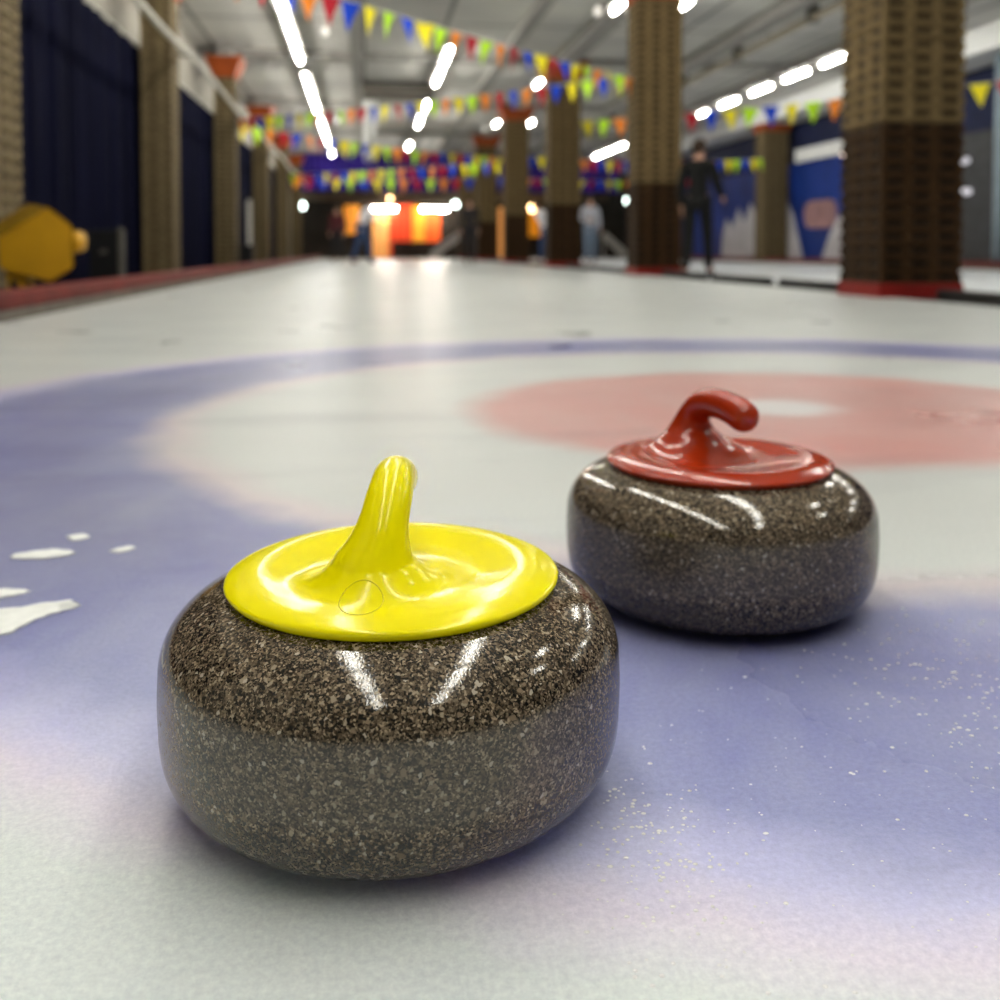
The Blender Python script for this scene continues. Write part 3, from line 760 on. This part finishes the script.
def wall_lamp(y, z, r, mat, label):
    t = thing('round_lamp', label, 'lamp', (11.02, y, 0), 0, 'lamps on the right wall')
    obj('lamp_glass', lathe(BM(), [(0, -r), (r * .8, -r * .6), (r, 0), (r * .8, r * .6), (0, r)], 18, (-.1, 0, z)), mat, t, True)
    obj('wall_bracket', box(BM(), -.06, .235, -.03, .03, z - .03, z + .03), M['greyedge'], t)
wall_lamp(20.95, 2.55, .09, M['warm_dim'], 'small warm lamp on the mural wall beside the nearest column')

# ------------------------------------------------------------------ left side objects
t = thing('hexagonal_drum', 'yellow six-sided drum on its side behind the red kerb', 'drum', (-1.94, 6.0, 0), 0)
def hex_prism(bm, P, off):
    A = [bm.verts.new((x, 0, z)) for x, z in P]; B = [bm.verts.new((x * .92 + off[0], off[1], (z - .33) * .92 + .33 + off[2])) for x, z in P]
    for k in range(len(P)): bm.faces.new((A[k], A[(k + 1) % len(P)], B[(k + 1) % len(P)], B[k]))
    bm.faces.new(A[::-1]); bm.faces.new(B); return bm
HX = [(-.185, .40), (.10, .585), (.235, .478), (.24, .225), (.11, .142), (-.17, .221)]
bm = hex_prism(BM(), HX, (-.26, .50, .070)); bmesh.ops.bevel(bm, geom=bm.edges[:], offset=.012, segments=2, affect='EDGES')
obj('drum_body', bm, M['hexdark'], t)
bm = BM(); hex_prism(bm, [((x - .03) * .97 + .03, (z - .34) * .97 + .34) for x, z in HX], (0, .02, 0))
for v in bm.verts: v.co.y -= .022
obj('end_plate', bm, M['hexyellow'], t)
bm = BM(); tube(bm, [(.17, .20, .38), (.225, .20, .385), (.245, .20, .385)], [.066, .066, .05], 20)
obj('side_knob', bm, M['hexyellow'], t, True)
bm = BM(); A = [(-.155, .02, .24), (-.03, .02, .20), (-.08, .02, -.012), (-.13, .02, -.012)]
f0 = [bm.verts.new(p) for p in A]; f1 = [bm.verts.new((p[0], p[1] + .09, p[2])) for p in A]
for k in range(4): bm.faces.new((f0[k], f0[(k + 1) % 4], f1[(k + 1) % 4], f1[k]))
bm.faces.new(f0[::-1]); bm.faces.new(f1)
obj('foot', bm, M['hexyellow'], t)
obj('foot', box(BM(), -.20, -.12, .33, .42, -.012, .26, .01), M['hexdark'], t)
obj('axle', tube(BM(), [(-.10, .0, .13), (-.16, .44, .13)], .025, 12), M['black'], t, True)
t = thing('equipment_case', 'black upright case with grey corner edge by the navy curtain', 'case', (-2.36, 9.5, 0))
obj('case_body', box(BM(), -.16, .10, -.16, .16, -.012, .52, .015), M['black'], t)
obj('corner_edge', box(BM(), .10, .14, -.17, -.12, -.012, .54, .006), M['greyedge'], t)
obj('latch', box(BM(), -.06, .0, -.175, -.16, .30, .335, .004), M['greyedge'], t)
t = thing('floor_box', 'dark box with pale grey post at the foot of the third left column', 'box', (-2.14, 18.1, 0))
obj('box_body', box(BM(), -.12, .12, -.15, .15, -.012, .42, .015), M['black'], t)
obj('pale_post', box(BM(), .02, .09, -.03, .04, .42, 1.25, .008), M['rail'], t)

# ------------------------------------------------------------------ snow scrapings and ice pebble
def snow(pts, label):
    bm = BM(); N = 26; cx = sum(p[0] for p in pts) / len(pts); cy_ = sum(p[1] for p in pts) / len(pts)
    loop = catmull([(x, y, 0) for x, y in pts] + [(pts[0][0], pts[0][1], 0)], 7)[:-1]
    rings = []
    for s, z in ((1.0, .0002), (.93, .0012), (.7, .0017)):
        rings.append([bm.verts.new((cx + (p.x - cx) * s * (1 + .07 * math.sin(i * 2.3) + random.uniform(-.03, .03)), cy_ + (p.y - cy_) * s * (1 + .07 * math.cos(i * 1.7)), z)) for i, p in enumerate(loop)])
    for a, b in zip(rings, rings[1:]):
        for k in range(len(a)): bm.faces.new((a[k], a[(k + 1) % len(a)], b[(k + 1) % len(a)], b[k]))
    bm.faces.new(rings[-1]); bm.faces.new(rings[0][::-1])
    tag(obj('snow_scraping', bm, M['snow'], None, True), label, 'snow', 'snow scrapings on the left of the ice')
snow([(-.385, .947), (-.335, .940), (-.282, .955), (-.268, .937), (-.292, .914), (-.316, .873), (-.375, .862)], 'largest white snow scraping on the ice at the left picture edge')
snow([(-.385, .990), (-.352, .996), (-.326, .986), (-.343, .972), (-.382, .966)], 'white snow scraping just behind the largest one at the left edge')
snow([(-.382, 1.110), (-.345, 1.122), (-.318, 1.106), (-.340, 1.090), (-.378, 1.094)], 'yellowish white snow scraping, second farthest at the left edge')
snow([(-.346, 1.170), (-.330, 1.178), (-.318, 1.164), (-.332, 1.152)], 'tiny snow scraping, farthest of those at the left')
snow([(-.282, 1.106), (-.266, 1.122), (-.256, 1.114), (-.268, 1.099)], 'tiny faint snow scraping farthest right of those at the left')
DV = []; DF = []; rnd = random.Random(3)
def drops(cnt, cxy, sd, lo, hi):
    for _ in range(cnt):
        x = rnd.gauss(cxy[0], sd[0]); y = rnd.gauss(cxy[1], sd[1])
        if (Vector((x, y)) - Vector(s1.location[:2])).length < .135 or (Vector((x, y)) - Vector(s2.location[:2])).length < .13: continue
        r = rnd.uniform(lo, hi); e = rnd.uniform(.7, 1.5); P0 = len(DV)
        for i in range(4):
            a = PI / 2 * i / 4 * .98
            for k in range(10):
                t_ = 2 * PI * k / 10; DV.append((x + r * e * math.cos(a) * math.cos(t_), y + r * math.cos(a) * math.sin(t_), r * .5 * math.sin(a)))
        DV.append((x, y, r * .5))
        for i in range(3):
            for k in range(10): q_ = (k + 1) % 10; DF.append((P0 + i * 10 + k, P0 + i * 10 + q_, P0 + i * 10 + 10 + q_, P0 + i * 10 + 10 + k))
        for k in range(10): DF.append((P0 + 30 + k, P0 + 30 + (k + 1) % 10, P0 + 40))
drops(230, (.158, .51), (.028, .055), .0005, .0013)
drops(420, (.47, .62), (.075, .10), .0005, .0014)
drops(160, (.30, .52), (.12, .12), .0003, .0008)
me = bpy.data.meshes.new('ice_pebble'); me.from_pydata(DV, [], DF)
o = link('ice_pebble', me, M['drop'], None, True); tag(o, 'scattered tiny glassy frozen droplets on the ice at lower right', 'ice droplets'); o['kind'] = 'stuff'

# ------------------------------------------------------------------ people
def skin_mesh(name, V, E, mat, parent, root, sub=2):
    """V: dict name -> (co, radius)"""
    keys = list(V); idx = {k: i for i, k in enumerate(keys)}
    me = bpy.data.meshes.new(name); me.from_pydata([V[k][0] for k in keys], [(idx[a], idx[b]) for a, b in E], [])
    def setup(o):
        m = o.modifiers.new('s', 'SKIN'); m.use_smooth_shade = True
        for i, k in enumerate(keys):
            r = V[k][1]; d = me.skin_vertices[0].data[i]
            d.radius = r if isinstance(r, tuple) else (r, r); d.use_root = (k == root)
        m = o.modifiers.new('d', 'SUBSURF'); m.levels = sub; m.render_levels = sub
    out = evaluated(me, setup); out.name = name
    out.materials.clear()
    return link(name, out, mat, parent, True)

def person(label, loc, rz, top, legs, shoes, long_sleeve=True, lean=0.0, step=0.0, arms=None, k=1.0, hair=True, twist=0):
    t = thing('person', label, 'person', loc, rz, 'people on and beside the ice')
    J = dict(pelvis=(0, 0, .96), belly=(0, .005, 1.10), chest=(0, 0, 1.30), collar=(0, -.01, 1.43), neck=(0, 0, 1.50), skull=(0, .02, 1.60), crown=(0, .01, 1.68), nose=(0, .125, 1.595))
    for s, q in ((1, 'R'), (-1, 'L')):
        J.update({'shoulder' + q: (s * .175, -.01, 1.40), 'elbow' + q: (s * .225, -.03, 1.13), 'wrist' + q: (s * .235, .05, .90), 'palm' + q: (s * .235, .075, .84),
                  'hip' + q: (s * .095, 0, .92), 'knee' + q: (s * .10, .03 + step * s * .12, .50), 'ankle' + q: (s * .105, -.02 + step * s * .26, .085), 'toe' + q: (s * .12, .13 + step * s * .26, .035)})
    for kk, v in (arms or {}).items(): J[kk] = v
    if lean:
        R = Matrix.Rotation(-lean, 4, 'X'); c = Vector((0, 0, .96))
        for kk in J:
            if not any(kk.startswith(p) for p in ('hip', 'knee', 'ankle', 'toe', 'pelvis')):
                J[kk] = tuple(R @ (Vector(J[kk]) - c) + c)
    for q, s in (('R', 1), ('L', -1)):
        w, p = Vector(J['wrist' + q]), Vector(J['palm' + q]); d = (p - w).normalized(); side = d.cross(Vector((s, 0, 0))).normalized()
        cur = Vector((-s, 0, 0))
        for i, (o_, l_) in enumerate(((-.03, .075), (-.01, .085), (.01, .08), (.03, .062))):
            b = p + side * o_ + d * .02; J['fa%d%s' % (i, q)] = tuple(b); J['fb%d%s' % (i, q)] = tuple(b + d * l_ * .55 + cur * .008); J['fc%d%s' % (i, q)] = tuple(b + d * l_ * .95 + cur * .028)
        b = p - d * .02 - side * .034; J['ta' + q] = tuple(b - side * .012); J['tb' + q] = tuple(b - side * .035 + d * .03 + cur * .012)
    J = {a: tuple(Vector(b) * k) for a, b in J.items()}
    rad = dict(pelvis=(.115, .085), belly=(.105, .08), chest=(.125, .085), collar=.07, neck=.05, skull=(.075, .09), crown=(.058, .07), nose=.012)
    V = {}; E = [('pelvis', 'belly'), ('belly', 'chest'), ('chest', 'collar'), ('collar', 'neck'), ('neck', 'skull'), ('skull', 'crown'), ('skull', 'nose')]
    for q in 'RL':
        rad.update({'shoulder' + q: .05, 'elbow' + q: .038, 'wrist' + q: .026, 'palm' + q: (.026, .020), 'hip' + q: .08, 'knee' + q: .052, 'ankle' + q: .036, 'toe' + q: .03})
        E += [('collar', 'shoulder' + q), ('shoulder' + q, 'elbow' + q), ('elbow' + q, 'wrist' + q), ('wrist' + q, 'palm' + q),
              ('pelvis', 'hip' + q), ('hip' + q, 'knee' + q), ('knee' + q, 'ankle' + q), ('ankle' + q, 'toe' + q)]
        for i in range(4):
            rad.update({'fa%d%s' % (i, q): .010, 'fb%d%s' % (i, q): .009, 'fc%d%s' % (i, q): .008}); E += [('palm' + q, 'fa%d%s' % (i, q)), ('fa%d%s' % (i, q), 'fb%d%s' % (i, q)), ('fb%d%s' % (i, q), 'fc%d%s' % (i, q))]
        rad.update({'ta' + q: .011, 'tb' + q: .009}); E += [('palm' + q, 'ta' + q), ('ta' + q, 'tb' + q)]
    sc = lambda r, a=0: tuple(x * k + a for x in r) if isinstance(r, tuple) else r * k + a
    V = {j: (J[j], sc(rad[j])) for j in J}
    skin_mesh('body', V, E, M['skin'], t, 'pelvis')
    # jacket or shirt
    J['hem'] = tuple(Vector(J['pelvis']) - Vector((0, 0, .07 * k))); rad['hem'] = (.125, .10)
    TS = ['hem', 'pelvis', 'belly', 'chest', 'collar']; TE = [('hem', 'pelvis'), ('pelvis', 'belly'), ('belly', 'chest'), ('chest', 'collar')]
    for q in 'RL':
        TS += ['shoulder' + q, 'elbow' + q]; TE += [('collar', 'shoulder' + q), ('shoulder' + q, 'elbow' + q)]
        if long_sleeve: TS.append('wrist' + q); TE.append(('elbow' + q, 'wrist' + q))
    skin_mesh('shirt', {j: (J[j], sc(rad[j], .024 * k)) for j in TS}, TE, top, t, 'pelvis')
    LS = ['pelvis']; LE = []
    for q in 'RL': LS += ['hip' + q, 'knee' + q, 'ankle' + q]; LE += [('pelvis', 'hip' + q), ('hip' + q, 'knee' + q), ('knee' + q, 'ankle' + q)]
    skin_mesh('trousers', {j: (J[j], sc(rad[j], .020 * k)) for j in LS}, LE, legs, t, 'pelvis')
    for q in 'RL':
        a, b = Vector(J['ankle' + q]), Vector(J['toe' + q])
        h_ = a + (a - b) * .25; h_.z = .04 * k; b = Vector((b.x, b.y, .036 * k)); m_ = (h_ + b) / 2
        skin_mesh('shoe', {'h': (tuple(h_), .042 * k), 'm': (tuple(m_), .044 * k), 't': (tuple(b), .036 * k)}, [('h', 'm'), ('m', 't')], shoes, t, 'h')
    up = (Vector(J['crown']) - Vector(J['skull'])).normalized(); c = Vector(J['skull']) + up * .035 * k - (Vector(J['nose']) - Vector(J['skull'])).normalized() * .018 * k
    bm = BM(); s = bmesh.ops.create_uvsphere(bm, u_segments=20, v_segments=12, radius=.108 * k)
    fw = (Vector(J['nose']) - Vector(J['skull'])).normalized()
    for v in list(bm.verts):
        if v.co.dot(up) < -.03 * k and v.co.dot(fw) > -.02 * k: bm.verts.remove(v)
    for v in bm.verts: v.co = c + v.co * (1 - .10 * abs(v.co.dot(Vector((1, 0, 0)))) / (.108 * k))
    obj('hair', bm, M['hair'], t, True)
    for s in (-1, 1):
        bm = BM(); bmesh.ops.create_uvsphere(bm, u_segments=8, v_segments=6, radius=.010 * k)
        e = Vector(J['skull']) + fw * .088 * k + up * .012 * k + Vector((s * .030 * k, 0, 0))
        for v in bm.verts: v.co += e
        obj('eye', bm, M['eye'], t, True)
    return t

person('person in white top and blue jeans bending forward on the ice at the far end', (-.08, 24.6, 0), -1.1, M['c_white'], M['c_jeans'], M['shoe_d'], False, .45, .8,
       dict(elbowR=(.26, .18, 1.18), wristR=(.20, .38, 1.10), palmR=(.19, .44, 1.08)), .98)
person('person in a maroon top standing behind the one in white at the far end', (-.80, 29.0, 0), PI * .9, M['c_maroon'], M['c_dark'], M['shoe_d'], True, .05, .3, None, .95)
person('person in a light grey jacket and faded jeans standing between columns', (5.22, 22.1, 0), PI, M['c_grey'], M['c_pale'], M['shoe'], True, 0, .15,
       dict(elbowR=(.27, .05, 1.16), wristR=(.14, .2, 1.10), palmR=(.09, .22, 1.10)), .92)
person('person in white top and dark jeans leaning left beside the fourth right column', (4.42, 23.4, 0), PI * .62, M['c_white'], M['c_jeans'], M['shoe'], False, .5, .4, None, .92)
person('person in charcoal clothes standing left of the fifth right column', (2.42, 22.5, 0), PI, M['c_dark'], M['c_dark'], M['shoe_d'], True, .05, .3, None, .90)
person('person all in black seen from behind beside the second right column', (4.16, 11.75, 0), -PI * .22, M['c_black'], M['c_black'], M['shoe_d'], True, .06, .55,
       dict(elbowR=(.24, .04, 1.14), wristR=(.235, .22, 1.02), palmR=(.235, .28, 1.0)), 1.0)

# ------------------------------------------------------------------ world, camera
w = bpy.data.worlds.new('World'); scene.world = w; w.use_nodes = True
w.node_tree.nodes['Background'].inputs[0].default_value = (.5, .52, .55, 1); w.node_tree.nodes['Background'].inputs[1].default_value = .15

cam = bpy.data.cameras.new('Camera'); co = bpy.data.objects.new('Camera', cam); COL.objects.link(co)
PITCH = math.radians(2.075)
co.location = (0, 0, .333); co.rotation_euler = (PI / 2 - PITCH, 0, -YAW)
cam.sensor_width = 36; cam.lens = 34.776; cam.shift_y = -.215; cam.clip_start = .02; cam.clip_end = 200
cam.dof.use_dof = True; cam.dof.focus_distance = .53; cam.dof.aperture_fstop = 6.2; cam.dof.aperture_blades = 0
scene.camera = co
scene.view_settings.view_transform = 'Standard'; scene.view_settings.look = 'None'
scene.view_settings.exposure = 0.28; scene.view_settings.gamma = 1.0
scene.cycles.use_denoising = True
scene.cycles.max_bounces = 8; scene.cycles.diffuse_bounces = 4; scene.cycles.glossy_bounces = 4
scene.cycles.sample_clamp_indirect = 6.0
